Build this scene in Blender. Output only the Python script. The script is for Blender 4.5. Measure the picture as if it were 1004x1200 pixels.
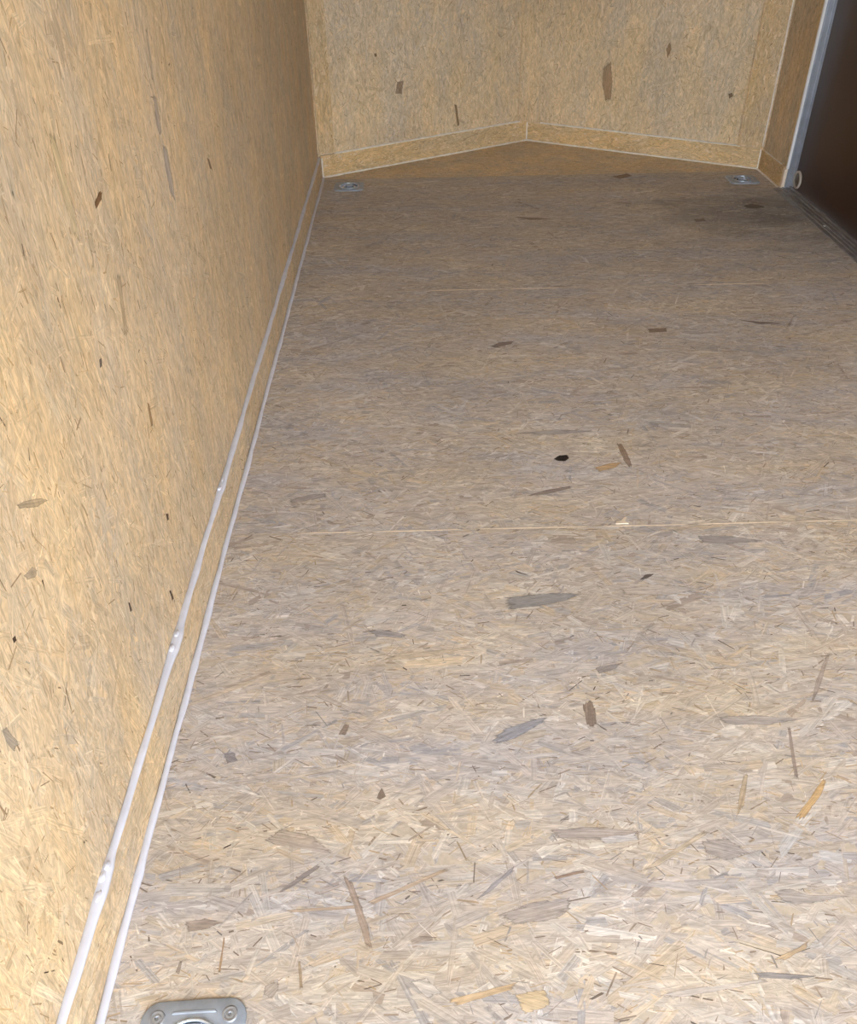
import bpy, bmesh, math, random
import numpy as np
from mathutils import Vector, Matrix

for o in list(bpy.data.objects):
    bpy.data.objects.remove(o)
scene = bpy.context.scene
C = scene.collection

# ------------------------------------------------------------------ camera
# metres; X to the right from the left wall, Y towards the nose, Z up from the floor
F_PX, PITCH, YAW, ROLL, CAM_X, CAM_H = 998.09, .6505, .0094, -.0176, .4094, 1.0757
cy, sy = math.cos(YAW), math.sin(YAW)
fw0 = Vector((sy, cy, 0)); rt0 = Vector((cy, -sy, 0)); up0 = Vector((0, 0, 1))
FWD = fw0*math.cos(PITCH) - up0*math.sin(PITCH)
upv = up0*math.cos(PITCH) + fw0*math.sin(PITCH)
RGT = rt0*math.cos(ROLL) + upv*math.sin(ROLL)
UPV = -rt0*math.sin(ROLL) + upv*math.cos(ROLL)
EYE = Vector((CAM_X, 0, CAM_H))
cam_d = bpy.data.cameras.new('camera')
cam = bpy.data.objects.new('camera', cam_d); C.objects.link(cam)
cam_d.sensor_fit = 'HORIZONTAL'; cam_d.sensor_width = 36
cam_d.lens = 36*F_PX/1004; cam_d.clip_start = .02
M3 = Matrix((RGT, UPV, -FWD)).transposed()
cam.matrix_world = Matrix.Translation(EYE) @ M3.to_4x4()
scene.camera = cam

def hit(u, v, p0, n):
    """photo pixel -> point on the plane through p0 with normal n"""
    d = FWD + RGT*((u-502)/F_PX) - UPV*((v-600)/F_PX)
    t = (Vector(p0)-EYE).dot(Vector(n))/d.dot(Vector(n))
    return EYE + d*t

# ------------------------------------------------------------------ world, exposure
world = bpy.data.worlds.new('overcast_sky'); scene.world = world
world.use_nodes = True
bg = world.node_tree.nodes['Background']
bg.inputs['Color'].default_value = (.76, .87, 1.0, 1)
bg.inputs['Strength'].default_value = 2.4
scene.view_settings.view_transform = 'Standard'
scene.view_settings.look = 'None'
scene.view_settings.gamma = 1
scene.view_settings.use_curve_mapping = False
scene.view_settings.exposure = 2.24

# ------------------------------------------------------------------ dimensions
W = 1.9145          # inside width
Y0 = .1327-1.2192   # rear edge of the floor, behind the camera
YV = .1327          # joint between the first two sheets
SHEET = 1.2192
YB = 3.8277         # where the nose begins
YA = 4.394          # nose apex
HT = .0827          # baseboard height
T = .012            # baseboard thickness
HC = 1.93           # ceiling height
YD1 = 3.532; YD0 = 2.617   # side door opening
rng = np.random.default_rng(7)
R = random.Random(5)

# ------------------------------------------------------------------ helpers
def srgb(r, g, b):
    f = lambda c: c/12.92 if c <= .04045 else ((c+.055)/1.055)**2.4
    return (f(r/255), f(g/255), f(b/255), 1)

def obj(name, me, mat, parent=None, **props):
    if isinstance(me, bmesh.types.BMesh):
        m = bpy.data.meshes.new(name); bmesh.ops.recalc_face_normals(me, faces=me.faces)
        me.to_mesh(m); me.free(); me = m
    o = bpy.data.objects.new(name, me); C.objects.link(o)
    if mat and not me.materials: me.materials.append(mat)
    if parent: o.parent = parent
    for k, v in props.items(): o[k] = v
    return o

def empty(name, loc=(0, 0, 0), rz=0, **props):
    o = bpy.data.objects.new(name, None); C.objects.link(o)
    o.location = loc; o.rotation_euler = (0, 0, rz); o.empty_display_size = .05
    for k, v in props.items(): o[k] = v
    return o

def box(bm, lo, hi):
    v = [bm.verts.new((x, y, z)) for z in (lo[2], hi[2]) for y in (lo[1], hi[1]) for x in (lo[0], hi[0])]
    for f in ((0,2,3,1), (4,5,7,6), (0,1,5,4), (2,6,7,3), (0,4,6,2), (1,3,7,5)):
        bm.faces.new([v[i] for i in f])

def prism(bm, pts, z0, z1, to=None):
    """closed outline pts (a,b) extruded z0..z1; to maps (a,b,z) to a point"""
    to = to or (lambda a, b, z: (a, b, z))
    lo = [bm.verts.new(to(a, b, z0)) for a, b in pts]
    hi = [bm.verts.new(to(a, b, z1)) for a, b in pts]
    n = len(pts)
    bm.faces.new(lo[::-1]); bm.faces.new(hi)
    for i in range(n):
        bm.faces.new((lo[i], lo[(i+1) % n], hi[(i+1) % n], hi[i]))

def lathe(bm, prof, n=32, caps=False):
    rings = [[bm.verts.new((r*math.cos(2*math.pi*k/n), r*math.sin(2*math.pi*k/n), z)) for k in range(n)] for r, z in prof]
    for a, b in zip(rings, rings[1:]):
        for k in range(n):
            bm.faces.new((a[k], a[(k+1) % n], b[(k+1) % n], b[k]))
    if caps:
        bm.faces.new(rings[0]); bm.faces.new(rings[-1])
    return rings

def torus(bm, R0, r, n=32, m=10, centre=(0, 0, 0), squash=1):
    rings = []
    for k in range(n):
        a = 2*math.pi*k/n
        rings.append([bm.verts.new((centre[0]+(R0+r*math.cos(2*math.pi*j/m))*math.cos(a),
                                    centre[1]+(R0+r*math.cos(2*math.pi*j/m))*math.sin(a)*squash,
                                    centre[2]+r*math.sin(2*math.pi*j/m))) for j in range(m)])
    for k in range(n):
        a, b = rings[k], rings[(k+1) % n]
        for j in range(m):
            bm.faces.new((a[j], a[(j+1) % m], b[(j+1) % m], b[j]))

def smooth(o):
    for p in o.data.polygons: p.use_smooth = True
    return o

# ------------------------------------------------------------------ materials
def mat_new(name):
    m = bpy.data.materials.new(name); m.use_nodes = True
    nt = m.node_tree; return m, nt, nt.nodes['Principled BSDF']

def simple(name, col, rough=.6, metal=0, var=.12, scale=60, bump=0, spec=.4):
    m, nt, b = mat_new(name); N, L = nt.nodes, nt.links
    tc = N.new('ShaderNodeTexCoord'); no = N.new('ShaderNodeTexNoise')
    no.inputs['Scale'].default_value = scale; no.inputs['Detail'].default_value = 5
    L.new(tc.outputs['Object'], no.inputs['Vector'])
    mr = N.new('ShaderNodeMapRange'); mr.inputs[1].default_value = .3; mr.inputs[2].default_value = .7
    mr.inputs[3].default_value = 1-var; mr.inputs[4].default_value = 1+var
    L.new(no.outputs['Fac'], mr.inputs[0])
    mx = N.new('ShaderNodeMix'); mx.data_type = 'RGBA'; mx.blend_type = 'MULTIPLY'; mx.inputs[0].default_value = 1
    mx.inputs[6].default_value = col; L.new(mr.outputs[0], mx.inputs[7])
    L.new(mx.outputs[2], b.inputs['Base Color'])
    b.inputs['Roughness'].default_value = rough; b.inputs['Metallic'].default_value = metal
    b.inputs['Specular IOR Level'].default_value = spec
    if bump:
        bp = N.new('ShaderNodeBump'); bp.inputs['Strength'].default_value = bump; bp.inputs['Distance'].default_value = .002
        L.new(no.outputs['Fac'], bp.inputs['Height']); L.new(bp.outputs[0], b.inputs['Normal'])
    return m

def strand_mat(name, rough=.62, spec=.25, dirt=False, tone=(1, 1, 1), fine=(60, 60, 60)):
    """one wood strand: its own colour, darker fibre lines along it"""
    m, nt, b = mat_new(name); N, L = nt.nodes, nt.links
    at = N.new('ShaderNodeAttribute'); at.attribute_name = 'strand_col'
    uv = N.new('ShaderNodeUVMap'); uv.uv_map = 'grain'
    mp = N.new('ShaderNodeMapping'); mp.inputs['Scale'].default_value = (14, 480, 1)
    L.new(uv.outputs[0], mp.inputs[0])
    no = N.new('ShaderNodeTexNoise'); no.noise_dimensions = '2D'; no.inputs['Scale'].default_value = 1
    no.inputs['Detail'].default_value = 3; no.inputs['Distortion'].default_value = .6
    L.new(mp.outputs[0], no.inputs['Vector'])
    mr = N.new('ShaderNodeMapRange'); mr.inputs[1].default_value = .28; mr.inputs[2].default_value = .72
    mr.inputs[3].default_value = .74; mr.inputs[4].default_value = 1.14
    L.new(no.outputs['Fac'], mr.inputs[0])
    # broad blotches of wear
    tc = N.new('ShaderNodeTexCoord')
    n2 = N.new('ShaderNodeTexNoise'); n2.inputs['Scale'].default_value = 3.1; n2.inputs['Detail'].default_value = 4
    L.new(tc.outputs['Object'], n2.inputs['Vector'])
    mr2 = N.new('ShaderNodeMapRange'); mr2.inputs[1].default_value = .35; mr2.inputs[2].default_value = .65
    mr2.inputs[3].default_value = .93; mr2.inputs[4].default_value = 1.06
    L.new(n2.outputs['Fac'], mr2.inputs[0])
    # fine mottling of the pressed, sanded face, drawn out along the board's grain
    mpf = N.new('ShaderNodeMapping'); mpf.inputs['Scale'].default_value = fine
    L.new(tc.outputs['Object'], mpf.inputs[0])
    nf = N.new('ShaderNodeTexNoise'); nf.inputs['Scale'].default_value = 1; nf.inputs['Detail'].default_value = 5
    nf.inputs['Roughness'].default_value = .62; nf.inputs['Distortion'].default_value = 1.2
    L.new(mpf.outputs[0], nf.inputs['Vector'])
    mrf = N.new('ShaderNodeMapRange'); mrf.inputs[1].default_value = .3; mrf.inputs[2].default_value = .7
    mrf.inputs[3].default_value = .76; mrf.inputs[4].default_value = 1.18
    L.new(nf.outputs['Fac'], mrf.inputs[0])
    mu0 = N.new('ShaderNodeMath'); mu0.operation = 'MULTIPLY'
    L.new(mr.outputs[0], mu0.inputs[0]); L.new(mrf.outputs[0], mu0.inputs[1])
    mu = N.new('ShaderNodeMath'); mu.operation = 'MULTIPLY'
    L.new(mu0.outputs[0], mu.inputs[0]); L.new(mr2.outputs[0], mu.inputs[1])
    mx = N.new('ShaderNodeMix'); mx.data_type = 'RGBA'; mx.blend_type = 'MULTIPLY'; mx.inputs[0].default_value = 1
    L.new(at.outputs['Color'], mx.inputs[6]); L.new(mu.outputs[0], mx.inputs[7])
    mt = N.new('ShaderNodeMix'); mt.data_type = 'RGBA'; mt.blend_type = 'MULTIPLY'; mt.inputs[0].default_value = 1
    L.new(mx.outputs[2], mt.inputs[6]); mt.inputs[7].default_value = (*tone, 1)
    out = mt.outputs[2]
    # greyer and yellower areas of the sheet
    nh = N.new('ShaderNodeTexNoise'); nh.inputs['Scale'].default_value = 7; nh.inputs['Detail'].default_value = 5
    mph = N.new('ShaderNodeMapping'); mph.inputs['Scale'].default_value = (fine[0]/90, fine[1]/90, fine[2]/90); mph.inputs['Location'].default_value = (3, 5, 1)
    L.new(tc.outputs['Object'], mph.inputs[0]); L.new(mph.outputs[0], nh.inputs['Vector'])
    rp = N.new('ShaderNodeValToRGB')
    rp.color_ramp.elements[0].position = .36; rp.color_ramp.elements[0].color = (.90, .93, 1.0, 1)
    rp.color_ramp.elements[1].position = .66; rp.color_ramp.elements[1].color = (1.04, 1.0, .90, 1)
    L.new(nh.outputs['Fac'], rp.inputs[0])
    mh = N.new('ShaderNodeMix'); mh.data_type = 'RGBA'; mh.blend_type = 'MULTIPLY'; mh.inputs[0].default_value = 1
    L.new(out, mh.inputs[6]); L.new(rp.outputs[0], mh.inputs[7]); out = mh.outputs[2]
    if dirt:
        # trodden grey dirt spreading over the floor from the side door
        sx = N.new('ShaderNodeSeparateXYZ'); L.new(tc.outputs['Object'], sx.inputs[0])
        vs = N.new('ShaderNodeVectorMath'); vs.operation = 'SUBTRACT'; vs.inputs[1].default_value = (1.72, 3.25, 0)
        L.new(tc.outputs['Object'], vs.inputs[0])
        vm = N.new('ShaderNodeVectorMath'); vm.operation = 'MULTIPLY'; vm.inputs[1].default_value = (1.5, 1.7, 0)
        L.new(vs.outputs[0], vm.inputs[0])
        ln = N.new('ShaderNodeVectorMath'); ln.operation = 'LENGTH'; L.new(vm.outputs[0], ln.inputs[0])
        n3 = N.new('ShaderNodeTexNoise'); n3.inputs['Scale'].default_value = 9; n3.inputs['Detail'].default_value = 6
        mp3 = N.new('ShaderNodeMapping'); mp3.inputs['Scale'].default_value = (.5, 1, 1)
        L.new(tc.outputs['Object'], mp3.inputs[0]); L.new(mp3.outputs[0], n3.inputs['Vector'])
        ad = N.new('ShaderNodeMath'); ad.operation = 'MULTIPLY_ADD'; ad.inputs[1].default_value = 1.5
        L.new(n3.outputs['Fac'], ad.inputs[0]); L.new(ln.outputs['Value'], ad.inputs[2])
        m3 = N.new('ShaderNodeMapRange'); m3.inputs[1].default_value = .65; m3.inputs[2].default_value = 1.45
        m3.inputs[3].default_value = .75; m3.inputs[4].default_value = 0
        L.new(ad.outputs[0], m3.inputs[0])
        md = N.new('ShaderNodeMix'); md.data_type = 'RGBA'
        L.new(m3.outputs[0], md.inputs[0]); L.new(out, md.inputs[6]); md.inputs[7].default_value = srgb(104, 96, 90)
        out = md.outputs[2]
    L.new(out, b.inputs['Base Color'])
    b.inputs['Roughness'].default_value = rough; b.inputs['Specular IOR Level'].default_value = spec
    bp = N.new('ShaderNodeBump'); bp.inputs['Strength'].default_value = .25; bp.inputs['Distance'].default_value = .0006
    L.new(no.outputs['Fac'], bp.inputs['Height']); L.new(bp.outputs[0], b.inputs['Normal'])
    return m

M = {}
M['strand_floor'] = strand_mat('floor_strands', dirt=True, fine=(34, 120, 60), tone=(.985, .975, .995))
M['strand_wall'] = strand_mat('wall_strands', rough=.6, fine=(110, 110, 34))
M['strand_trim'] = strand_mat('trim_strands', rough=.6, fine=(50, 50, 110), tone=(.97, .89, .73))
M['strand_strip'] = strand_mat('strip_strands', rough=.6, fine=(110, 110, 34), tone=(.93, .86, .74))
M['core_floor'] = simple('floor_board_core', srgb(190, 174, 156), .75, var=.15, scale=90)
M['core_wall'] = simple('wall_board_core', srgb(222, 196, 158), .75, var=.15, scale=90)
M['caulk'] = simple('white_caulk', srgb(214, 213, 224), .45, var=.06, scale=40, bump=.15)
M['caulk_dirty'] = simple('dusty_caulk', srgb(236, 226, 212), .6, var=.10, scale=50, bump=.15)
M['alu'] = simple('dull_aluminium', srgb(176, 178, 184), .38, metal=.85, var=.10, scale=25)
M['alu_bright'] = simple('bright_aluminium_edge', srgb(240, 238, 236), .35, metal=.1, var=.05, scale=20)
M['alu_sill'] = simple('scuffed_sill', srgb(150, 146, 146), .45, metal=.6, var=.22, scale=35)
M['steel'] = simple('galvanised_steel', srgb(158, 165, 177), .45, metal=.2, var=.12, scale=70)
M['steel_pan'] = simple('zinc_plated_pan', srgb(132, 142, 154), .35, metal=.6, var=.12, scale=50)
M['steel_ring'] = simple('bright_zinc_ring', srgb(206, 216, 228), .25, metal=.7, var=.08, scale=50)
M['screw'] = simple('screw_steel', srgb(168, 172, 180), .35, metal=.6, var=.15, scale=120)
M['socket'] = simple('screw_socket', srgb(50, 42, 38), .6, var=.1)
M['door'] = simple('dark_brown_door_skin', srgb(64, 43, 32), .42, var=.05, scale=6, spec=.35)
M['cream'] = simple('cream_filler', srgb(226, 206, 182), .6, var=.08)
M['ring_rubber'] = simple('pale_bumper', srgb(176, 164, 150), .5, var=.08)
M['ring_metal'] = simple('bumper_cup', srgb(118, 108, 98), .4, metal=.4, var=.1)
M['ceiling'] = simple('white_ceiling_skin', srgb(224, 222, 216), .6, var=.03, scale=4)
M['ground'] = simple('pale_gravel', srgb(170, 164, 156), .9, var=.2, scale=14)
M['shell'] = simple('outer_skin', srgb(60, 60, 62), .5, var=.03)

# ------------------------------------------------------------------ oriented strand board
FLOOR_PAL = [((206,193,180),30), ((191,176,163),22), ((217,208,197),15), ((206,182,150),8), ((180,170,164),10),
             ((158,157,162),4), ((230,224,216),8), ((156,134,118),2.5), ((214,194,164),5)]
WALL_PAL = [((228,202,166),34), ((236,214,180),22), ((220,190,150),18), ((208,176,134),9), ((208,190,168),7),
            ((186,156,120),3.5), ((242,224,196),6)]
FLOOR_SLIV = [((150,130,112),24), ((116,98,84),8), ((158,152,150),14), ((228,219,205),24), ((190,164,130),18), ((74,60,52),3)]
WALL_SLIV = [((186,152,110),30), ((140,108,76),9), ((240,222,192),28), ((206,172,128),26), ((84,60,42),2.2)]

def lin(c):
    c = np.asarray(c, float)/255
    return np.where(c <= .04045, c/12.92, ((c+.055)/1.055)**2.4)

def strand_mesh(name, n, w, h, org, ua, ub, un, main, spread, pal, seed, L=(.03, .15), Wd=(.004, .024),
                z=(.00003, .00030), tilt=.00010, clip=None, holes=(), contrast=.38, grain_jit=.035):
    """n thin wood strands scattered over a rectangle w x h; main = grain direction (radians from ua)"""
    g = np.random.default_rng(seed)
    a = g.uniform(0, w, n); b = g.uniform(0, h, n)
    ln = g.uniform(*L, n)*g.uniform(.5, 1, n); wd = Wd[0]+(Wd[1]-Wd[0])*g.beta(1.2, 2.2, n)
    wd = np.minimum(wd, ln*.6)
    th = main + np.where(g.random(n) < .72, g.normal(0, spread, n), g.uniform(-1.5, 1.5, n))
    if holes:
        ok = np.ones(n, bool)
        for (ha, hb, r) in holes:
            # distance from hole centre to the strand's axis segment
            da, db = ha-a, hb-b
            s = np.clip(da*np.cos(th)+db*np.sin(th), -ln/2, ln/2)
            d = np.hypot(da-s*np.cos(th), db-s*np.sin(th))
            ok &= d > r + wd/2
        a, b, ln, wd, th = a[ok], b[ok], ln[ok], wd[ok], th[ok]; n = len(a)
    e = g.uniform(.0, .22, (n, 4))*ln[:, None]*.5
    q = g.uniform(-.5, .5, (n, 2)); k = g.uniform(.6, 1, (n, 4))
    u = np.stack([-ln/2, -ln/2+e[:, 0], ln/2-e[:, 1], ln/2, ln/2-e[:, 2], -ln/2+e[:, 3]], 1)
    v = np.stack([q[:, 0]*wd, -wd/2*k[:, 0], -wd/2*k[:, 1], q[:, 1]*wd, wd/2*k[:, 2], wd/2*k[:, 3]], 1)
    # slight bow
    bow = g.normal(0, .05, n)[:, None]*ln[:, None]
    v2 = v + bow*((2*u/ln[:, None])**2-.5)*.35
    ct, st = np.cos(th)[:, None], np.sin(th)[:, None]
    A = a[:, None]+u*ct-v2*st; B = b[:, None]+u*st+v2*ct
    zz = g.uniform(z[0], z[1], n)[:, None] + g.normal(0, tilt, n)[:, None]*u/ln[:, None]*2 + g.normal(0, tilt*.6, n)[:, None]*v/wd[:, None]*2
    zz = np.clip(zz, .00001, z[1]+.0001)
    A = np.clip(A, .0004, w-.0004); B = np.clip(B, .0004, h-.0004)
    if clip: A, B = clip(A, B)
    P = np.array(org)+A[..., None]*np.array(ua)+B[..., None]*np.array(ub)+zz[..., None]*np.array(un)
    me = bpy.data.meshes.new(name)
    me.vertices.add(n*6); me.vertices.foreach_set('co', P.reshape(-1).astype(np.float32))
    me.loops.add(n*6)
    flip = np.dot(np.cross(ua, ub), un) < 0
    idx = np.arange(n*6).reshape(n, 6)
    if flip: idx = idx[:, ::-1]
    me.loops.foreach_set('vertex_index', idx.reshape(-1).astype(np.int32))
    me.polygons.add(n); me.polygons.foreach_set('loop_start', (np.arange(n)*6).astype(np.int32))
    cols = lin([c for c, _ in pal]); pr = np.array([p for _, p in pal], float); pr /= pr.sum()
    mean = (cols*pr[:, None]).sum(0)
    cols = mean+(cols-mean)*contrast
    cc = cols[g.choice(len(pal), n, p=pr)]*g.normal(1, grain_jit, n)[:, None].clip(.6, 1.3)
    cc = np.clip(cc, 0.004, .92)
    rgba = np.concatenate([np.repeat(cc[:, None, :], 6, 1), np.ones((n, 6, 1))], 2)
    at = me.attributes.new('strand_col', 'FLOAT_COLOR', 'POINT')
    at.data.foreach_set('color', rgba.reshape(-1).astype(np.float32))
    uvl = me.uv_layers.new(name='grain')
    off = g.uniform(0, 40, (n, 1, 2))
    UV = np.stack([u, v2], 2)+off
    if flip: UV = UV[:, ::-1]
    uvl.data.foreach_set('uv', UV.reshape(-1).astype(np.float32))
    me.update(calc_edges=True)
    return me

def cover(parent, w, h, org, ua, ub, un, main, mat, kind, dens, seed, spread=.5, clip=None, holes=()):
    """the pressed surface of one board: broad strands, then fine slivers and chips over them"""
    area = w*h
    big = FLOOR_PAL if kind == 'floor' else WALL_PAL
    sl = FLOOR_SLIV if kind == 'floor' else WALL_SLIV
    me = strand_mesh('surface_strands', int(area*dens), w, h, org, ua, ub, un, main, spread, big, seed, clip=clip, holes=holes, contrast=.48 if kind == 'floor' else .32)
    obj('surface_strands', me, mat, parent, kind='stuff')
    if holes:
        hs = []
        for (ha, hb, r) in holes:
            s = .16
            me = strand_mesh('short_strands', 500, 2*s, 2*s, Vector(org)+Vector(ua)*(ha-s)+Vector(ub)*(hb-s), ua, ub, un, main, spread*1.3, big,
                             seed+50, L=(.012, .05), Wd=(.003, .011), holes=[(s, s, r)])
            obj('short_strands', me, mat, parent, kind='stuff')
    me = strand_mesh('surface_slivers', int(area*dens*.75), w, h, org, ua, ub, un, main, spread*.9, sl, seed+1,
                     L=(.006, .040), Wd=(.0007, .0036), z=(.00015, .00036), tilt=.00005, clip=clip, holes=holes, contrast=.72, grain_jit=.12)
    obj('surface_slivers', me, mat, parent, kind='stuff')

DENS = 4600
X, Y, Z = (1, 0, 0), (0, 1, 0), (0, 0, 1)

# ------------------------------------------------------------------ floor
TD = [(.1293, .400, .035), (.1345, 3.680, .0), (1.7865, 3.667, -.03)]     # tie-down plates: x, y, turn
HOLE = .043
floor = empty('floor', (W/2, 0, 0), kind='structure')
floor.location = (0, 0, 0)
GAP = .0008
def sheet_with_holes(x0, x1, y0, y1, holes):
    bm = bmesh.new()
    xs = sorted({x0, x1, *[h[0]-HOLE for h in holes], *[h[0]+HOLE for h in holes]})
    ys = sorted({y0, y1, *[h[1]-HOLE for h in holes], *[h[1]+HOLE for h in holes]})
    for i in range(len(xs)-1):
        for j in range(len(ys)-1):
            mx, my = (xs[i]+xs[i+1])/2, (ys[j]+ys[j+1])/2
            if any(abs(mx-h[0]) < HOLE and abs(my-h[1]) < HOLE for h in holes): continue
            box(bm, (xs[i], ys[j], -.018), (xs[i+1], ys[j+1], 0))
    bmesh.ops.remove_doubles(bm, verts=bm.verts, dist=1e-5)
    return bm
sheets = []
for i in range(4):
    a, b = Y0+SHEET*i+GAP, Y0+SHEET*(i+1)-GAP
    hs = [t for t in TD if a < t[1] < b]
    sh = obj('floor_sheet', sheet_with_holes(0, W, a, b, hs), M['core_floor'], floor)
    sheets.append(sh)
    cover(sh, W, b-a, (0, a, 0), X, Y, Z, 0.0, M['strand_floor'], 'floor', DENS*(1.15 if i else .4), 100+10*i, spread=.42,
          holes=[(t[0], t[1]-a, .040) for t in hs])
yn = Y0+SHEET*4+GAP
sheets = sheets[1:]
bm = bmesh.new()
prism(bm, [(0, yn), (W, yn), (W, YB), (W/2, YA), (0, YB)], -.018, 0)
nose = obj('floor_sheet', bm, M['core_floor'], floor); sheets.append(nose)
slope = (YA-YB)/(W/2)
def nose_clip(A, B):
    return A, np.minimum(B, (YB-yn)+slope*np.minimum(A, W-A)-.0004)
cover(nose, W, YA-yn, (0, yn, 0), X, Y, Z, 0.0, M['strand_wall'], 'wall', DENS, 150, spread=.42, clip=nose_clip)

# pale chipped edges along the sheet joints
def joint(y, sh, seed, wk=1.0):
    g = random.Random(seed); bm = bmesh.new(); x = .03
    while x < W-.05:
        L = g.uniform(.06, .30)
        if g.random() < .6:
            n = max(3, int(L/.012)); up, dn = [], []
            ph = g.uniform(0, 9)
            for k in range(n+1):
                xx = min(x+L*k/n, W-.02); e = math.sin(math.pi*k/n)**.3
                c = y + .0008*math.sin(xx*9+ph)
                up.append((xx, c+e*wk*g.uniform(.0006, .0022))); dn.append((xx, c-e*wk*g.uniform(.0006, .0018)))
            prism(bm, dn+up[::-1], .0002, .0007)
        x += L+g.uniform(.005, .05)
    return obj('chipped_joint', bm, M['cream'], sh)
joint(Y0+2*SHEET, sheets[1], 1); joint(Y0+3*SHEET, sheets[2], 2, 1.8)

# ------------------------------------------------------------------ walls
bm = bmesh.new(); box(bm, (-.03, Y0-.05, -.018), (0, YB+.03, HC+.03))
wall_left = obj('wall_left', bm, M['core_wall'], kind='structure')
cover(wall_left, YB-Y0, HC, (0, Y0, 0), Y, Z, X, math.pi/2, M['strand_wall'], 'wall', DENS, 200, spread=.32)

wall_right = empty('wall_right', (0, 0, 0), kind='structure')
bm = bmesh.new(); box(bm, (W, YD1+.004, -.018), (W+.03, YB+.03, HC+.03))
pf = obj('wall_panel', bm, M['core_wall'], wall_right)
cover(pf, YB-YD1-.004, HC, (W, YD1+.004, 0), Y, Z, (-1, 0, 0), math.pi/2, M['strand_wall'], 'wall', DENS, 220, spread=.28)
bm = bmesh.new(); box(bm, (W, Y0-.05, -.018), (W+.03, YD0-.004, HC+.03))
pr_ = obj('wall_panel', bm, M['core_wall'], wall_right)
cover(pr_, YD0-.004-Y0, HC, (W, Y0, 0), Y, Z, (-1, 0, 0), math.pi/2, M['strand_wall'], 'wall', DENS*.5, 230, spread=.36)
bm = bmesh.new(); box(bm, (W, YD0-.004, 1.83), (W+.03, YD1+.004, HC+.03))
obj('door_header', bm, M['core_wall'], wall_right)

wall_front = empty('wall_front', (0, 0, 0), kind='structure')
def seg(p, q):
    p, q = Vector((*p, 0)), Vector((*q, 0)); d = (q-p); L = d.length; d.normalize()
    return p, d, L
# left half runs corner -> apex, right half apex -> corner; n faces into the room
PL, DL, LL = seg((0, YB), (W/2, YA)); NL = Vector((DL.y, -DL.x, 0))
PR, DR, LR = seg((W/2, YA), (W, YB)); NR = Vector((DR.y, -DR.x, 0))
for P, D, L, N, sd in ((PL, DL, LL, NL, 240), (PR, DR, LR, NR, 260)):
    bm = bmesh.new()
    to = lambda a, b, z, P=P, D=D, N=N: P+D*a+N*z+Vector((0, 0, b))
    prism(bm, [(-.02, -.018), (L+.0, -.018), (L+.0, HC+.03), (-.02, HC+.03)], -.03, 0, to)
    pn = obj('wall_panel', bm, M['core_wall'], wall_front)
    cover(pn, L, HC, P, tuple(D), Z, tuple(N), math.pi/2, M['strand_wall'], 'wall', DENS*.9, sd, spread=.6)

bm = bmesh.new()
prism(bm, [(-.03, Y0-.05), (W+.03, Y0-.05), (W+.03, YB+.02), (W/2, YA+.03), (-.03, YB+.02)], HC, HC+.03)
obj('ceiling', bm, M['ceiling'], kind='structure')
bm = bmesh.new(); box(bm, (-30, -40, -.56), (32, 40, -.5))
obj('ground', bm, M['ground'], kind='structure')

# ------------------------------------------------------------------ trim boards
def board(name, P, D, N, L, z0, z1, th, main, seed, parent=None, kind='structure', a0=0, mat='strand_trim'):
    """flat board of length L standing on a wall; P start point, D along, N out of the wall"""
    P = Vector(P); D = Vector(D); N = Vector(N)
    bm = bmesh.new()
    to = lambda a, b, z: P+D*a+N*z+Vector((0, 0, b))
    prism(bm, [(a0, z0), (L, z0), (L, z1), (a0, z1)], .0, th, to)
    kw = {'kind': kind} if (kind and not parent) else {}
    o = obj(name, bm, M['core_wall'], parent, **kw)
    cover(o, L-a0, z1-z0, P+D*a0+N*th+Vector((0, 0, z0)), tuple(D), Z, tuple(N), main, M[mat], 'wall', DENS*1.2, seed, spread=.35)
    return o

def bead(name, parent, fn, n, mat, seed, w=.006, h=.006, bumps=()):
    """caulk: a low uneven ridge; fn(t, side, up) -> point, side/up in metres"""
    g = random.Random(seed); bm = bmesh.new(); rows = []
    m = 7
    ph = [g.uniform(0, 6.28) for _ in range(6)]
    for k in range(n+1):
        t = k/n
        s = 1+.10*math.sin(t*61+ph[0])+.08*math.sin(t*143+ph[1])+.06*math.sin(t*311+ph[2])
        wob = .0006*math.sin(t*47+ph[3])+.0004*math.sin(t*190+ph[4])
        for (tb, amp, wid) in bumps: s += amp*math.exp(-((t-tb)/wid)**2)
        row = []
        for j in range(m):
            al = math.pi*j/(m-1)
            row.append(bm.verts.new(fn(t, wob-math.cos(al)*w*s, math.sin(al)*h*s)))
        rows.append(row)
    for a, b in zip(rows, rows[1:]):
        for j in range(m-1): bm.faces.new((a[j], a[j+1], b[j+1], b[j]))
        bm.faces.new((a[m-1], a[0], b[0], b[m-1]))
    bm.faces.new(rows[0]); bm.faces.new(rows[-1][::-1])
    return smooth(obj(name, bm, M[mat], parent))

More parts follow.
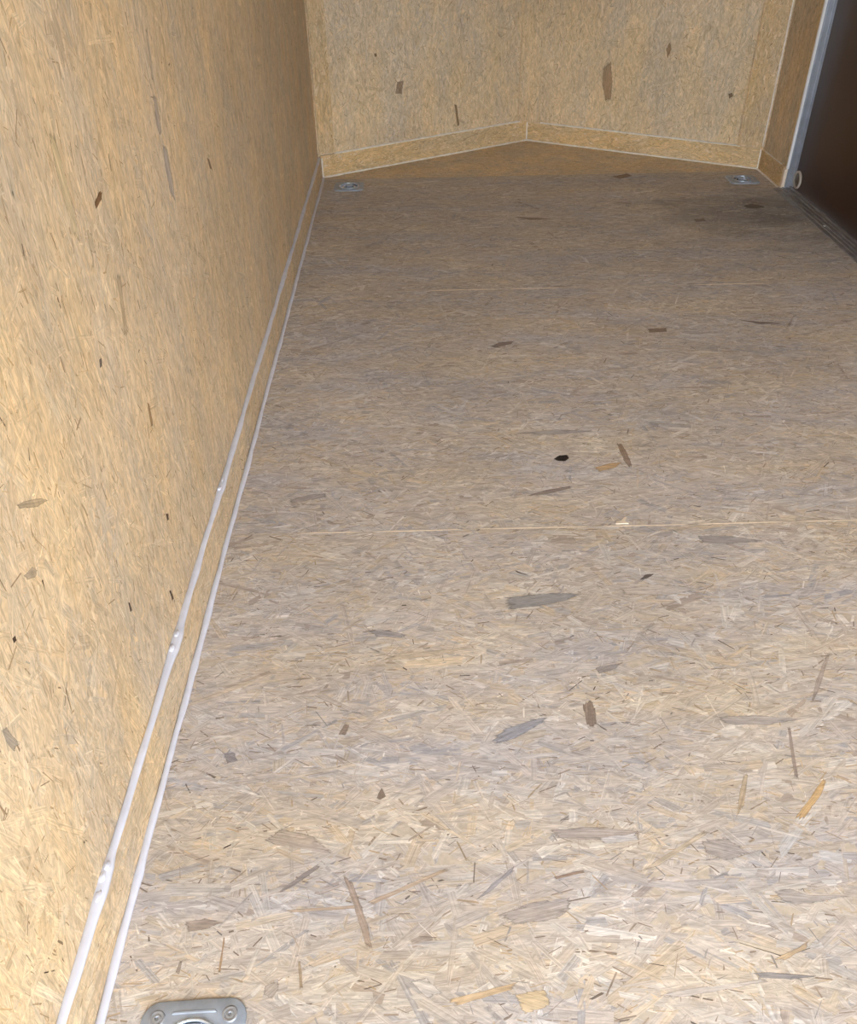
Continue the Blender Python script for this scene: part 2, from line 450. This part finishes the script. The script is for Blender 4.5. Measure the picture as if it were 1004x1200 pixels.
# left wall
bl = board('baseboard_left', (0, Y0, 0), Y, X, YB-Y0-.001, .0005, HT-.001, T, 0, 300, mat='strand_wall')
LB = YB-Y0-.006
tt = lambda y: (y-Y0)/LB
bumps = [(tt(1.40), .45, .004), (tt(.985), .5, .004), (tt(.955), .35, .003), (tt(.556), .5, .005), (tt(.585), .35, .003), (tt(1.9), .3, .003), (tt(2.5), .3, .003)]
bead('caulk_bead', bl, lambda t, s, u: (T*.5+s, Y0+.003+LB*t, HT-.0012+u), 1200, 'caulk', 1, w=.0062, h=.0028, bumps=bumps)
bead('caulk_bead', bl, lambda t, s, u: (T+.0055+s, Y0+.003+LB*t, u), 1200, 'caulk', 2, w=.0056, h=.0034, bumps=[(tt(.99), .25, .004), (tt(.62), .2, .003)])
def blob(parent, y, x, z, r):
    bm = bmesh.new(); bmesh.ops.create_icosphere(bm, subdivisions=2, radius=r)
    for v in bm.verts:
        v.co = Vector((v.co.x*.8, v.co.y*1.5, v.co.z*.42))*(1+R.uniform(-.15, .15)) + Vector((x, y, z))
    smooth(obj('caulk_blob', bm, M['caulk'], parent))
for y, x, z, r in ((1.425, .006, .086, .0045), (1.395, .004, .086, .005), (.99, .006, .086, .005), (.958, .005, .086, .0055), (.548, .006, .085, .0055), (.572, .004, .085, .006), (.587, .006, .086, .0045)):
    blob(bl, y, x, z, r)

# nose
def along(P, D, N, L, e0=0, e1=0):
    return lambda t, out, up: P+D*(e0+(L-e0-e1)*t)+N*out+Vector((0, 0, up))
bfl = board('baseboard_front_left', PL, DL, NL, LL-.006, .0005, HT+.006, T, 0, 310, a0=.006)
bfr = board('baseboard_front_right', PR, DR, NR, LR-.006, .0005, HT, T, 0, 320, a0=.006)
for bb, P, D, N, L, h, sd in ((bfl, PL, DL, NL, LL, HT+.006, 5), (bfr, PR, DR, NR, LR, HT, 8)):
    g = along(P, D, N, L, .012, .012)
    bead('caulk_bead', bb, lambda t, s, u, g=g: g(t, T+.004+s, u), 220, 'caulk_dirty', sd, w=.0055, h=.0055)
    g2 = along(P, D, N, L, .075, .10 if sd == 8 else .05)
    bead('caulk_bead', bb, lambda t, s, u, g2=g2, h=h: g2(t, T*.5+s, h+u-.001), 200, 'caulk_dirty', sd+1, w=.0075, h=.0055)
# upright beads where the nose boards meet each other and the side boards
apex = Vector((W/2, YA-T*1.12, 0))
bead('caulk_bead', bfr, lambda t, s, u: apex+Vector((s, -u, .002+(HT-.003)*t)), 24, 'caulk_dirty', 21, w=.0042, h=.004)
cl = Vector((T+.003, YB-.004, 0))
bead('caulk_bead', bfl, lambda t, s, u: cl+Vector((s*.8, -u, .001+(HT-.004)*t)), 24, 'caulk_dirty', 22, w=.005, h=.004)
cr = Vector((W-T-.002, YB-.004, 0))
bead('caulk_bead', bfr, lambda t, s, u: cr+Vector((s*.8, -u, .001+(HT-.004)*t)), 24, 'caulk_dirty', 23, w=.004, h=.004)
# right wall ahead of the door
br = board('baseboard_right', (W, YD1+.022, 0), Y, (-1, 0, 0), YB-YD1-.022, .0005, HT-.002, T, 0, 330)
bead('caulk_bead', br, lambda t, s, u: (W-T-.004-s, YD1+.024+(YB-YD1-.034)*t, u), 60, 'caulk_dirty', 24, w=.0045, h=.0035)
bead('caulk_bead', br, lambda t, s, u: (W-T*.5-s, YD1+.06+(YB-YD1-.10)*t, HT-.003+u), 60, 'caulk_dirty', 25, w=.005, h=.002)

# upright cover strips: left corner, apex, right corner
CT = .010
t1 = board('trim_1', PL, DL, NL, .078, HT+.012, HC, CT, math.pi/2, 340, mat='strand_strip', a0=.004)
t2 = empty('trim_2', (W/2, YA, 0), kind='structure')
for P, D, N, L, a0, sd in ((PL, DL, NL, LL-.004, LL-.058, 350), (PR, DR, NR, .060, .004, 355)):
    o = board('strip_half', P, D, N, L, HT+.001, HC, CT, math.pi/2, sd, parent=None, kind=None, mat='strand_wall', a0=a0)
    o.parent = t2; o.matrix_parent_inverse = Matrix.Translation((-W/2, -YA, 0))
t3 = board('trim_3', PR, DR, NR, LR-.004, HT+.001, HC, CT+.003, math.pi/2, 360, mat='strand_strip', a0=LR-.112)
bead('edge_bead', t3, lambda t, s, u: PR+DR*(LR-.006)+NR*(CT+.003)+Vector((s, -u*.8, HT+.01+(HC-.2)*t)), 60, 'caulk_dirty', 26, w=.003, h=.003)

# ------------------------------------------------------------------ side door
door = empty('door_1', (W, (YD0+YD1)/2, 0), kind='structure')
def dchild(name, bm, mat, parent=None):
    o = obj(name, bm, M[mat]); p = parent or door
    o.parent = p
    o.matrix_parent_inverse = Matrix.Translation((-W, -(YD0+YD1)/2, 0)) if p is door else Matrix.Identity(4)
    return o
XD = W+.034
bm = bmesh.new(); box(bm, (XD, YD0-.03, -.03), (XD+.035, YD1+.03, 1.86))
dchild('door_slab', bm, 'door')
def jamb(y, s):
    bm = bmesh.new()
    box(bm, (W-.001, min(y, y-s*.004), -.01), (W+.040, max(y, y-s*.004), 1.83))
    # stepped stop with a groove
    box(bm, (W+.006, min(y-s*.004, y-s*.007), -.01), (W+.018, max(y-s*.004, y-s*.007), 1.83))
    box(bm, (W+.024, min(y-s*.004, y-s*.010), -.01), (W+.040, max(y-s*.004, y-s*.010), 1.83))
    return bm
j1 = dchild('door_jamb', jamb(YD1+.004, 1), 'alu')
j2 = dchild('door_jamb', jamb(YD0-.004, -1), 'alu')
for y, s in ((YD1+.004, 1), (YD0-.004, -1)):
    bm = bmesh.new()
    prism(bm, [(W-.008, y-s*.0045), (W-.008, y+s*.006), (W-.001, y+s*.014), (W+.001, y+s*.014), (W+.001, y-s*.0045)], .078, 1.84)
    dchild('jamb_edge', bm, 'alu_bright')
    bm = bmesh.new()
    box(bm, (W-.013, min(y-s*.002, y+s*.020), .0), (W+.001, max(y-s*.002, y+s*.020), .076))
    bmesh.ops.bevel(bm, geom=bm.edges[:], offset=.002, segments=2, affect='EDGES')
    dchild('jamb_foot', bm, 'cream')
bm = bmesh.new(); box(bm, (W-.004, YD0, 1.826), (W+.04, YD1, 1.832))
dchild('head_jamb', bm, 'alu')
# ribbed threshold, profile in X-Z
prof = [(-.043, -.002), (-.043, .0015), (-.040, .0035), (-.026, .0042), (-.025, .0066), (-.0215, .0066), (-.0205, .0046), (-.010, .0046), (-.009, .0078),
        (-.004, .0078), (-.003, .0050), (.006, .0050), (.007, .0084), (.012, .0084), (.013, .0060), (.020, .0060), (.021, .0125), (.0265, .0125), (.0270, -.002)]
bm = bmesh.new()
prism(bm, [(W+x, z) for x, z in prof], YD0-.002, YD1+.004, lambda a, b, z: (a, z, b))
sill = dchild('door_sill', bm, 'alu_sill')
for y in (3.071,):
    bm = bmesh.new(); lathe(bm, [(.0055, 0), (.0052, .0018), (.0034, .0030), (.0008, .0034)], 14, True)
    bmesh.ops.translate(bm, verts=bm.verts, vec=(W-.0165, y, .0044))
    smooth(dchild('screw', bm, 'alu_bright'))
# round bumper on the door, low beside the jamb
bump_c = Vector((XD, 3.497, .046))
def to_door(bm):
    bmesh.ops.rotate(bm, verts=bm.verts, cent=(0, 0, 0), matrix=Matrix.Rotation(-math.pi/2, 3, 'Y'))
    bmesh.ops.translate(bm, verts=bm.verts, vec=bump_c)
bm = bmesh.new(); lathe(bm, [(.0335, -.001), (.0335, .005), (.031, .008), (.0275, .008), (.0255, .004), (.0255, -.001)], 36)
to_door(bm); rb = smooth(dchild('bumper_ring', bm, 'ring_rubber'))
bm = bmesh.new(); lathe(bm, [(.026, -.001), (.0255, .002), (.014, .002), (.012, .006), (.008, .008), (.001, .0085)], 36, True)
to_door(bm); smooth(dchild('bumper_cup', bm, 'ring_metal'))

# ------------------------------------------------------------------ tie-down rings
def rounded(hw, r, n=8, nick=0):
    pts = []
    for cx, cy_, a0 in ((hw-r, hw-r, 0), (-hw+r, hw-r, 90), (-hw+r, -hw+r, 180), (hw-r, -hw+r, 270)):
        for k in range(n+1):
            a = math.radians(a0+90*k/n); pts.append((cx+r*math.cos(a), cy_+r*math.sin(a)))
    return pts
def tie_down():
    root = empty('tie_down_ring')
    # flange: rounded square with a round opening
    n = 36; out = rounded(.0615, .022, 8); inner = [(.0375*math.cos(2*math.pi*k/n), .0375*math.sin(2*math.pi*k/n)) for k in range(n)]
    bm = bmesh.new()
    def loop(pts, z, s=1): return [bm.verts.new((x*s, y*s, z)) for x, y in pts]
    m = len(out)          # 36 as well; align both loops by angle
    out = sorted(out, key=lambda p: math.atan2(p[1], p[0])); inner = sorted(inner, key=lambda p: math.atan2(p[1], p[0]))
    loops = [loop(out, 0), loop(out, .0022), loop(out, .0030, .985), loop([(a[0]*.45+b[0]*.55, a[1]*.45+b[1]*.55) for a, b in zip(out, inner)], .0032),
             loop(inner, .0042, 1.06), loop(inner, .0036), loop(inner, -.002, .99)]
    for a, b in zip(loops, loops[1:]):
        for k in range(m): bm.faces.new((a[k], a[(k+1) % m], b[(k+1) % m], b[k]))
    pl = smooth(obj('flange_plate', bm, M['steel'], root))
    bm = bmesh.new(); lathe(bm, [(.0373, .001), (.036, -.006), (.031, -.0125), (.020, -.0155), (.0005, -.016)], 36)
    smooth(obj('recess_pan', bm, M['steel_pan'], root))
    bm = bmesh.new(); torus(bm, .0255, .0048, 40, 12, (0, 0, -.0035))
    smooth(obj('ring', bm, M['steel_ring'], root))
    bm = bmesh.new(); torus(bm, .0385, .0022, 40, 8, (0, 0, .0042))
    smooth(obj('opening_rim', bm, M['steel_ring'], root))
    # strap holding the ring, across the pan towards the nose
    bm = bmesh.new()
    prof = [(.012, -.016), (.012, .001), (.016, .0038), (.034, .0040), (.036, .0015), (.036, -.009), (.0335, -.009), (.0335, .0005), (.0175, .0005), (.0145, -.002), (.0145, -.016)]
    prism(bm, prof, -.011, .011, lambda a, b, z: (z, a, b))
    obj('ring_strap', bm, M['steel'], root)
    # raised bar pressed into the flange
    for sgn in (1, -1):
        bm = bmesh.new(); prism(bm, [(-.027, .0455), (.027, .0455), (.0245, .0490), (-.0245, .0490)], .002, .0046, lambda a, b, z, s=sgn: (a*s, b*s, z))
        bmesh.ops.bevel(bm, geom=bm.edges[:], offset=.0008, segments=1, affect='EDGES')
        obj('pressed_rib', bm, M['steel'], root)
    for sx_ in (-1, 1):
        for sy_ in (-1, 1):
            bm = bmesh.new(); lathe(bm, [(.0095, .0028), (.0090, .0042), (.0070, .0046), (.0055, .0032), (.0045, .0040), (.0018, .0044), (.0016, .0030)], 20)
            bmesh.ops.translate(bm, verts=bm.verts, vec=(sx_*.0425, sy_*.0425, 0))
            s = smooth(obj('screw', bm, M['screw'], root))
            bm = bmesh.new(); lathe(bm, [(.0017, .0031), (.0001, .0031)], 6)
            bmesh.ops.translate(bm, verts=bm.verts, vec=(sx_*.0425, sy_*.0425, 0))
            obj('screw_socket', bm, M['socket'], s)
    return root
proto = tie_down()
def copy_tree(o, parent=None):
    c = o.copy(); C.objects.link(c); c.parent = parent
    for ch in o.children: copy_tree(ch, c)
    return c
labels = ['recessed steel tie-down ring with rounded flange beside the long left baseboard, farthest from the nose',
          'small recessed steel tie-down ring in floor corner of left wall and pointed front wall',
          'small recessed steel tie-down ring in floor corner near the dark brown side door']
for i, (x, y, a) in enumerate(TD):
    o = proto if i == 0 else copy_tree(proto)
    o.location = (x, y, .0006); o.rotation_euler = (0, 0, a)
    o['label'] = labels[i]; o['category'] = 'tie-down ring'; o['group'] = 'recessed tie-down rings in the floor'

# ------------------------------------------------------------------ individual strands, knots and chips that stand out
NP = [0]
def patch(name, pts, plane, n, parent, col, lift=.00050, grain=None, thick=.0003):
    """a single thin flake outlined by photo pixels on a board surface"""
    n = Vector(n).normalized(); NP[0] += 1; lift += .000003*NP[0]
    P = [hit(u, v, Vector(plane)+n*lift, n) for u, v in pts]
    c = sum(P, Vector())/len(P)
    i, j = max(((i, j) for i in range(len(P)) for j in range(i)), key=lambda ij: (P[ij[0]]-P[ij[1]]).length)
    d = (P[i]-P[j]).normalized(); e = n.cross(d)
    # ragged outline
    Q = []
    for k in range(len(P)):
        a, b = P[k], P[(k+1) % len(P)]
        L = (b-a).length; m = max(1, min(6, int(L/.008)))
        for s in range(m):
            q = a.lerp(b, s/m)
            jt = min(.0008, L*.03)
            Q.append(q + d*R.uniform(-jt, jt)*2 + e*R.uniform(-jt, jt)*.7)
    bm = bmesh.new()
    rings = [[bm.verts.new(c+(q-c)*k) for q in Q] for k in (1.06, .80, .45)]
    mid = bm.verts.new(c); m = len(Q)
    for A_, B_ in zip(rings, rings[1:]):
        for k in range(m): bm.faces.new((A_[k], A_[(k+1) % m], B_[(k+1) % m], B_[k]))
    for k in range(m): bm.faces.new((rings[2][k], rings[2][(k+1) % m], mid))
    uvl = bm.loops.layers.uv.new('grain'); ox, oy = R.uniform(0, 40), R.uniform(0, 40)
    for f in bm.faces:
        for l in f.loops:
            r = l.vert.co-c; l[uvl].uv = (r.dot(d)+ox, r.dot(e)+oy)
    me = bpy.data.meshes.new(name); bm.verts.index_update(); bm.to_mesh(me); bm.free()
    if me.polygons[0].normal.dot(n) < 0: me.flip_normals()
    at = me.attributes.new('strand_col', 'FLOAT_COLOR', 'POINT')
    cc = list(lin(col))+[1]
    at.data.foreach_set('color', np.array(cc*len(me.vertices), np.float32))
    ed = me.attributes.new('edge_fade', 'FLOAT', 'POINT')
    ed.data.foreach_set('value', np.array([0.]*m+[.75]*m+[1.]*(m+1), np.float32))
    return obj(name, me, M['flake_floor'] if n.z > .5 else M['flake_wall'], parent)

def flake_mat(name, **kw):
    """as the strands, worn away unevenly towards the edges of the flake"""
    m = strand_mat(name, **kw); nt = m.node_tree; N, L = nt.nodes, nt.links
    b = nt.nodes['Principled BSDF']
    at = N.new('ShaderNodeAttribute'); at.attribute_name = 'edge_fade'
    uv = N.new('ShaderNodeUVMap'); uv.uv_map = 'grain'
    mp = N.new('ShaderNodeMapping'); mp.inputs['Scale'].default_value = (45, 420, 1); L.new(uv.outputs[0], mp.inputs[0])
    no = N.new('ShaderNodeTexNoise'); no.noise_dimensions = '2D'; no.inputs['Scale'].default_value = 1; no.inputs['Detail'].default_value = 4
    L.new(mp.outputs[0], no.inputs['Vector'])
    a1 = N.new('ShaderNodeMath'); a1.operation = 'MULTIPLY_ADD'; a1.inputs[1].default_value = -1.3
    L.new(no.outputs['Fac'], a1.inputs[0]); 
    a0 = N.new('ShaderNodeMath'); a0.operation = 'MULTIPLY_ADD'; a0.inputs[1].default_value = 1.25; a0.inputs[2].default_value = .25
    L.new(at.outputs['Fac'], a0.inputs[0]); L.new(a0.outputs[0], a1.inputs[2])
    mr = N.new('ShaderNodeMapRange'); mr.inputs[1].default_value = 0; mr.inputs[2].default_value = .5
    mr.inputs[3].default_value = 0; mr.inputs[4].default_value = .88
    L.new(a1.outputs[0], mr.inputs[0]); L.new(mr.outputs[0], b.inputs['Alpha'])
    return m
M['flake_floor'] = flake_mat('floor_flakes', fine=(34, 120, 60), tone=(1.03, .995, 1.02))
M['flake_wall'] = flake_mat('wall_flakes', fine=(110, 110, 34))

GREY, BLUE, BROWN, DARK, ORANGE, PALE = (160,152,146), (158,158,162), (146,124,106), (58,42,32), (206,168,112), (224,214,200)
def fsheet(pts):
    v = sum(p[1] for p in pts)/len(pts)
    return sheets[0] if v > 620 else sheets[1] if v > 338 else sheets[2] if v > 200 else sheets[3]
FL = [
 ('knot', [(647,538),(655,533),(665,532.5),(668,537),(663,541),(652,540.5)], (44,32,26)),
 ('wood_strand', [(722,519),(727,518),(735,530),(741,546),(738,549),(731,541)], BROWN),
 ('wood_strand', [(612,582),(640,574),(670,569),(672,571.5),(642,579)], (140,126,116)),
 ('wood_strand', [(588,700),(625,696),(660,694),(684,696.5),(665,704),(630,711),(592,716)], (150,150,152)),
 ('wood_strand', [(572,870),(590,854),(618,844),(645,838),(638,846),(604,866),(584,872)], (158,158,162)),
 ('wood_strand', [(682,825),(692,818.5),(698,830),(700,848),(694,854),(687,850)], (136,118,104)),
 ('wood_strand', [(696,782),(728,777),(722,784),(701,790)], GREY),
 ('bark_flake', [(440,936),(447,922),(453,933),(446,938)], (130,112,98)),
 ('wood_strand', [(325,1046),(350,1027),(375,1011),(378,1014),(345,1038),(330,1046)], (150,140,132)),
 ('wood_strand', [(556,1056),(575,1037),(605,1012),(603,1020),(574,1046)], (158,154,154)),
 ('wood_strand', [(930,960),(944,941),(965,912),(970,913),(962,932),(941,961)], ORANGE),
 ('wood_strand', [(949,832),(955,800),(968,767),(973,765),(962,802)], (182,166,152)),
 ('wood_strand', [(904,1044),(925,1040),(945,1049),(995,1050),(965,1057),(930,1062),(912,1054)], (184,176,170)),
 ('wood_strand', [(877,1140),(905,1139),(965,1144),(928,1148),(890,1146)], (140,138,142)),
 ('wood_strand', [(765,1168),(800,1160),(900,1146),(905,1150),(800,1169)], (196,190,186)),
 ('wood_strand', [(645,1028),(685,1019),(688,1022),(650,1031)], (158,132,110)),
 ('wood_strand', [(580,1072),(625,1056),(670,1050),(672,1065),(655,1078),(600,1085)], (176,166,158)),
 ('wood_strand', [(216,1080),(240,1075),(262,1081),(244,1089),(219,1093)], (166,150,136)),
 ('wood_strand', [(310,1155),(326,1149),(328,1158),(318,1172),(308,1166)], (176,166,156)),
 ('wood_strand', [(430,739),(452,738),(478,744),(470,748),(440,746)], (160,156,156)),
 ('wood_strand', [(338,586),(365,579),(384,578),(383,583),(339,590)], (174,164,156)),
 ('wood_strand', [(261,882),(275,882),(279,892),(265,895)], (150,142,138)),
 ('wood_strand', [(395,862),(404,848),(410,849),(405,862)], (156,136,116)),
 ('wood_strand', [(815,628),(850,627),(898,634),(850,638),(820,636)], (168,160,152)),
 ('bark_flake', [(748,680),(756,673),(768,672),(758,678)], (92,80,72)),
 ('wood_strand', [(440,775),(470,765),(560,758),(500,770)], (200,186,166)),
 ('wood_strand', [(836,840),(880,838),(948,842),(900,850),(850,849)], (172,166,164)),
 ('wood_strand', [(720,690),(775,684),(830,690),(780,698),(730,697)], (218,206,190)),
 ('wood_strand', [(330,1067),(425,1060),(430,1064),(335,1070)], (206,180,148)),
 ('wood_strand', [(425,1059),(525,1016),(528,1019),(432,1063)], (206,180,148)),
 ('wood_strand', [(400,1022),(412,1030),(432,1085),(438,1118),(428,1108),(414,1060)], (176,154,132)),
 ('wood_strand', [(520,1172),(610,1150),(600,1160),(530,1180)], (216,186,142)),
 ('wood_strand', [(600,1165),(640,1158),(648,1178),(615,1190)], (222,196,150)),
 ('wood_strand', [(480,1150),(500,1145),(520,1165),(500,1170)], (226,220,212)),
 ('wood_strand', [(640,972),(700,968),(760,975),(700,985),(650,983)], (178,168,162)),
 ('wood_strand', [(820,985),(850,980),(880,1000),(850,1010),(826,1000)], (182,170,158)),
 ('wood_strand', [(700,982),(745,976),(752,984),(705,990)], (212,210,212)),
 ('wood_strand', [(745,1024),(790,995),(830,970),(833,974),(770,1016)], (204,186,158)),
 ('wood_strand', [(305,985),(330,970),(370,980),(395,1002),(350,995),(320,990)], (182,170,160)),
 ('wood_strand', [(905,1125),(940,1108),(950,1100),(945,1112),(918,1126)], (196,170,132)),
 ('wood_strand', [(862,960),(868,920),(872,905),(877,906),(872,945)], (190,170,140)),
 ('wood_strand', [(931,915),(922,850),(926,850),(936,915)], (168,150,138)),
 ('wood_strand', [(205,1140),(211,1125),(214,1126),(210,1142)], (152,138,126)),
 ('wood_strand', [(255,1142),(262,1096),(264,1097),(258,1142)], (170,138,104)),
 ('wood_strand', [(351,1160),(349,1125),(352,1125),(355,1159)], (170,150,122)),
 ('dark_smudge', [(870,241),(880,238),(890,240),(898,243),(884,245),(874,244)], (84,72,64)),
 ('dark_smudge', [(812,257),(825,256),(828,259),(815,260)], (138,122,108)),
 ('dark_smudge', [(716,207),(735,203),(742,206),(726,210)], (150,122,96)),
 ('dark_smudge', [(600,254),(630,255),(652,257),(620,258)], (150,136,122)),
 ('wood_strand', [(573,406),(585,401),(604,399),(600,403),(580,408)], (138,124,112)),
 ('wood_strand', [(860,374),(890,377),(925,379),(890,380)], (124,108,94)),
 ('wood_strand', [(757,385),(782,384),(782,389),(760,390)], (140,118,100)),
 ('wood_strand', [(600,508),(650,503),(700,505),(650,510)], (176,170,166)),
 ('wood_strand', [(695,548),(712,543),(730,541),(722,548),(702,553)], (206,168,116)),
]
for nm, pts, col in FL:
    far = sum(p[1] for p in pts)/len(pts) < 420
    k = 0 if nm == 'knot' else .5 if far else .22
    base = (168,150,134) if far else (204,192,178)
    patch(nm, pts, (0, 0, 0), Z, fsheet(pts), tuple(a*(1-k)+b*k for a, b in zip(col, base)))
WL = [
 ('bark_flake', [(110,238),(117,223),(120,225),(119,234),(112,247)], (132,92,56)),
 ('wood_strand', [(179,110),(183,112),(190,156),(187,160),(182,140)], (190,170,156)),
 ('wood_strand', [(190,168),(195,170),(203,215),(206,238),(200,228),(193,195)], (192,174,162)),
 ('wood_strand', [(17,592),(35,585),(50,583),(58,586),(45,594),(22,597)], (166,148,126)),
 ('wood_strand', [(28,674),(38,664),(44,668),(42,677),(31,680)], (172,152,132)),
 ('wood_strand', [(1,855),(7,850),(23,872),(17,882),(9,873)], (160,146,132)),
 ('wood_strand', [(102,268),(108,274),(112,298),(106,296)], (208,184,150)),
 ('bark_flake', [(116,421),(119,419),(120,429),(117,432)], (104,92,84)),
 ('bark_flake', [(14,748),(18,744),(20,750),(16,755)], (70,50,36)),
 ('bark_flake', [(194,602),(197,601),(198,609),(196,611)], (76,54,40)),
 ('bark_flake', [(150,706),(152,705),(155,716),(153,718)], (72,52,38)),
 ('bark_flake', [(198,692),(200,691),(204,702),(202,705)], (72,52,38)),
 ('wood_strand', [(55,150),(62,150),(84,235),(96,290),(88,280),(68,210)], (226,204,164)),
 ('wood_strand', [(136,318),(141,320),(150,395),(146,398),(140,350)], (196,170,136)),
 ('wood_strand', [(178,95),(181,100),(176,60),(172,30),(170,32)], (196,174,150)),
 ('wood_strand', [(242,184),(245,186),(249,200),(246,198)], (112,78,50)),
 ('wood_strand', [(172,470),(175,472),(180,500),(177,502)], (150,112,74)),
]
for nm, pts, col in WL:
    k = .35 if nm == 'wood_strand' else .1
    patch(nm, pts, (0, 0, 0), X, wall_left, tuple(a*(1-k)+b*k for a, b in zip(col, (232, 208, 172))))
for nm, pts, col in [('wood_strand', [(465,95),(473,94),(471,111),(463,110)], (150,122,98)),
                     ('wood_strand', [(532,121),(535,121),(538.5,148),(536,149)], (122,92,64)),
                     ('bark_flake', [(438,63),(441,62),(442,66),(439,67)], (110,84,60))]:
    patch(nm, pts, PL, NL, wall_front.children[0], tuple(a*.6+b*.4 for a, b in zip(col, (214, 186, 150))))
for nm, pts, col in [('wood_strand', [(706,78),(716,70),(718,95),(716,118),(709,120),(705,100)], (168,136,108)),
                     ('wood_strand', [(780,58),(785,48),(787,58),(782,70)], (150,112,78)),
                     ('bark_flake', [(853,110),(858,108),(859,113),(854,116)], (100,72,48))]:
    patch(nm, pts, PR, NR, wall_front.children[1], tuple(a*.6+b*.4 for a, b in zip(col, (214, 186, 150))))

# loose splinter standing up at the second floor joint
p = hit(729, 613, (0, 0, .0012), Z)
bm = bmesh.new()
prism(bm, [(-.014, -.003), (.012, -.004), (.006, .004), (.013, .018), (.007, .016), (-.002, .005), (-.012, .002)], 0, .0025)
sp = obj('wood_splinter', bm, M['cream'])
sp.location = p; sp['label'] = 'small pale wood splinter lying across a floor joint'; sp['category'] = 'splinter'
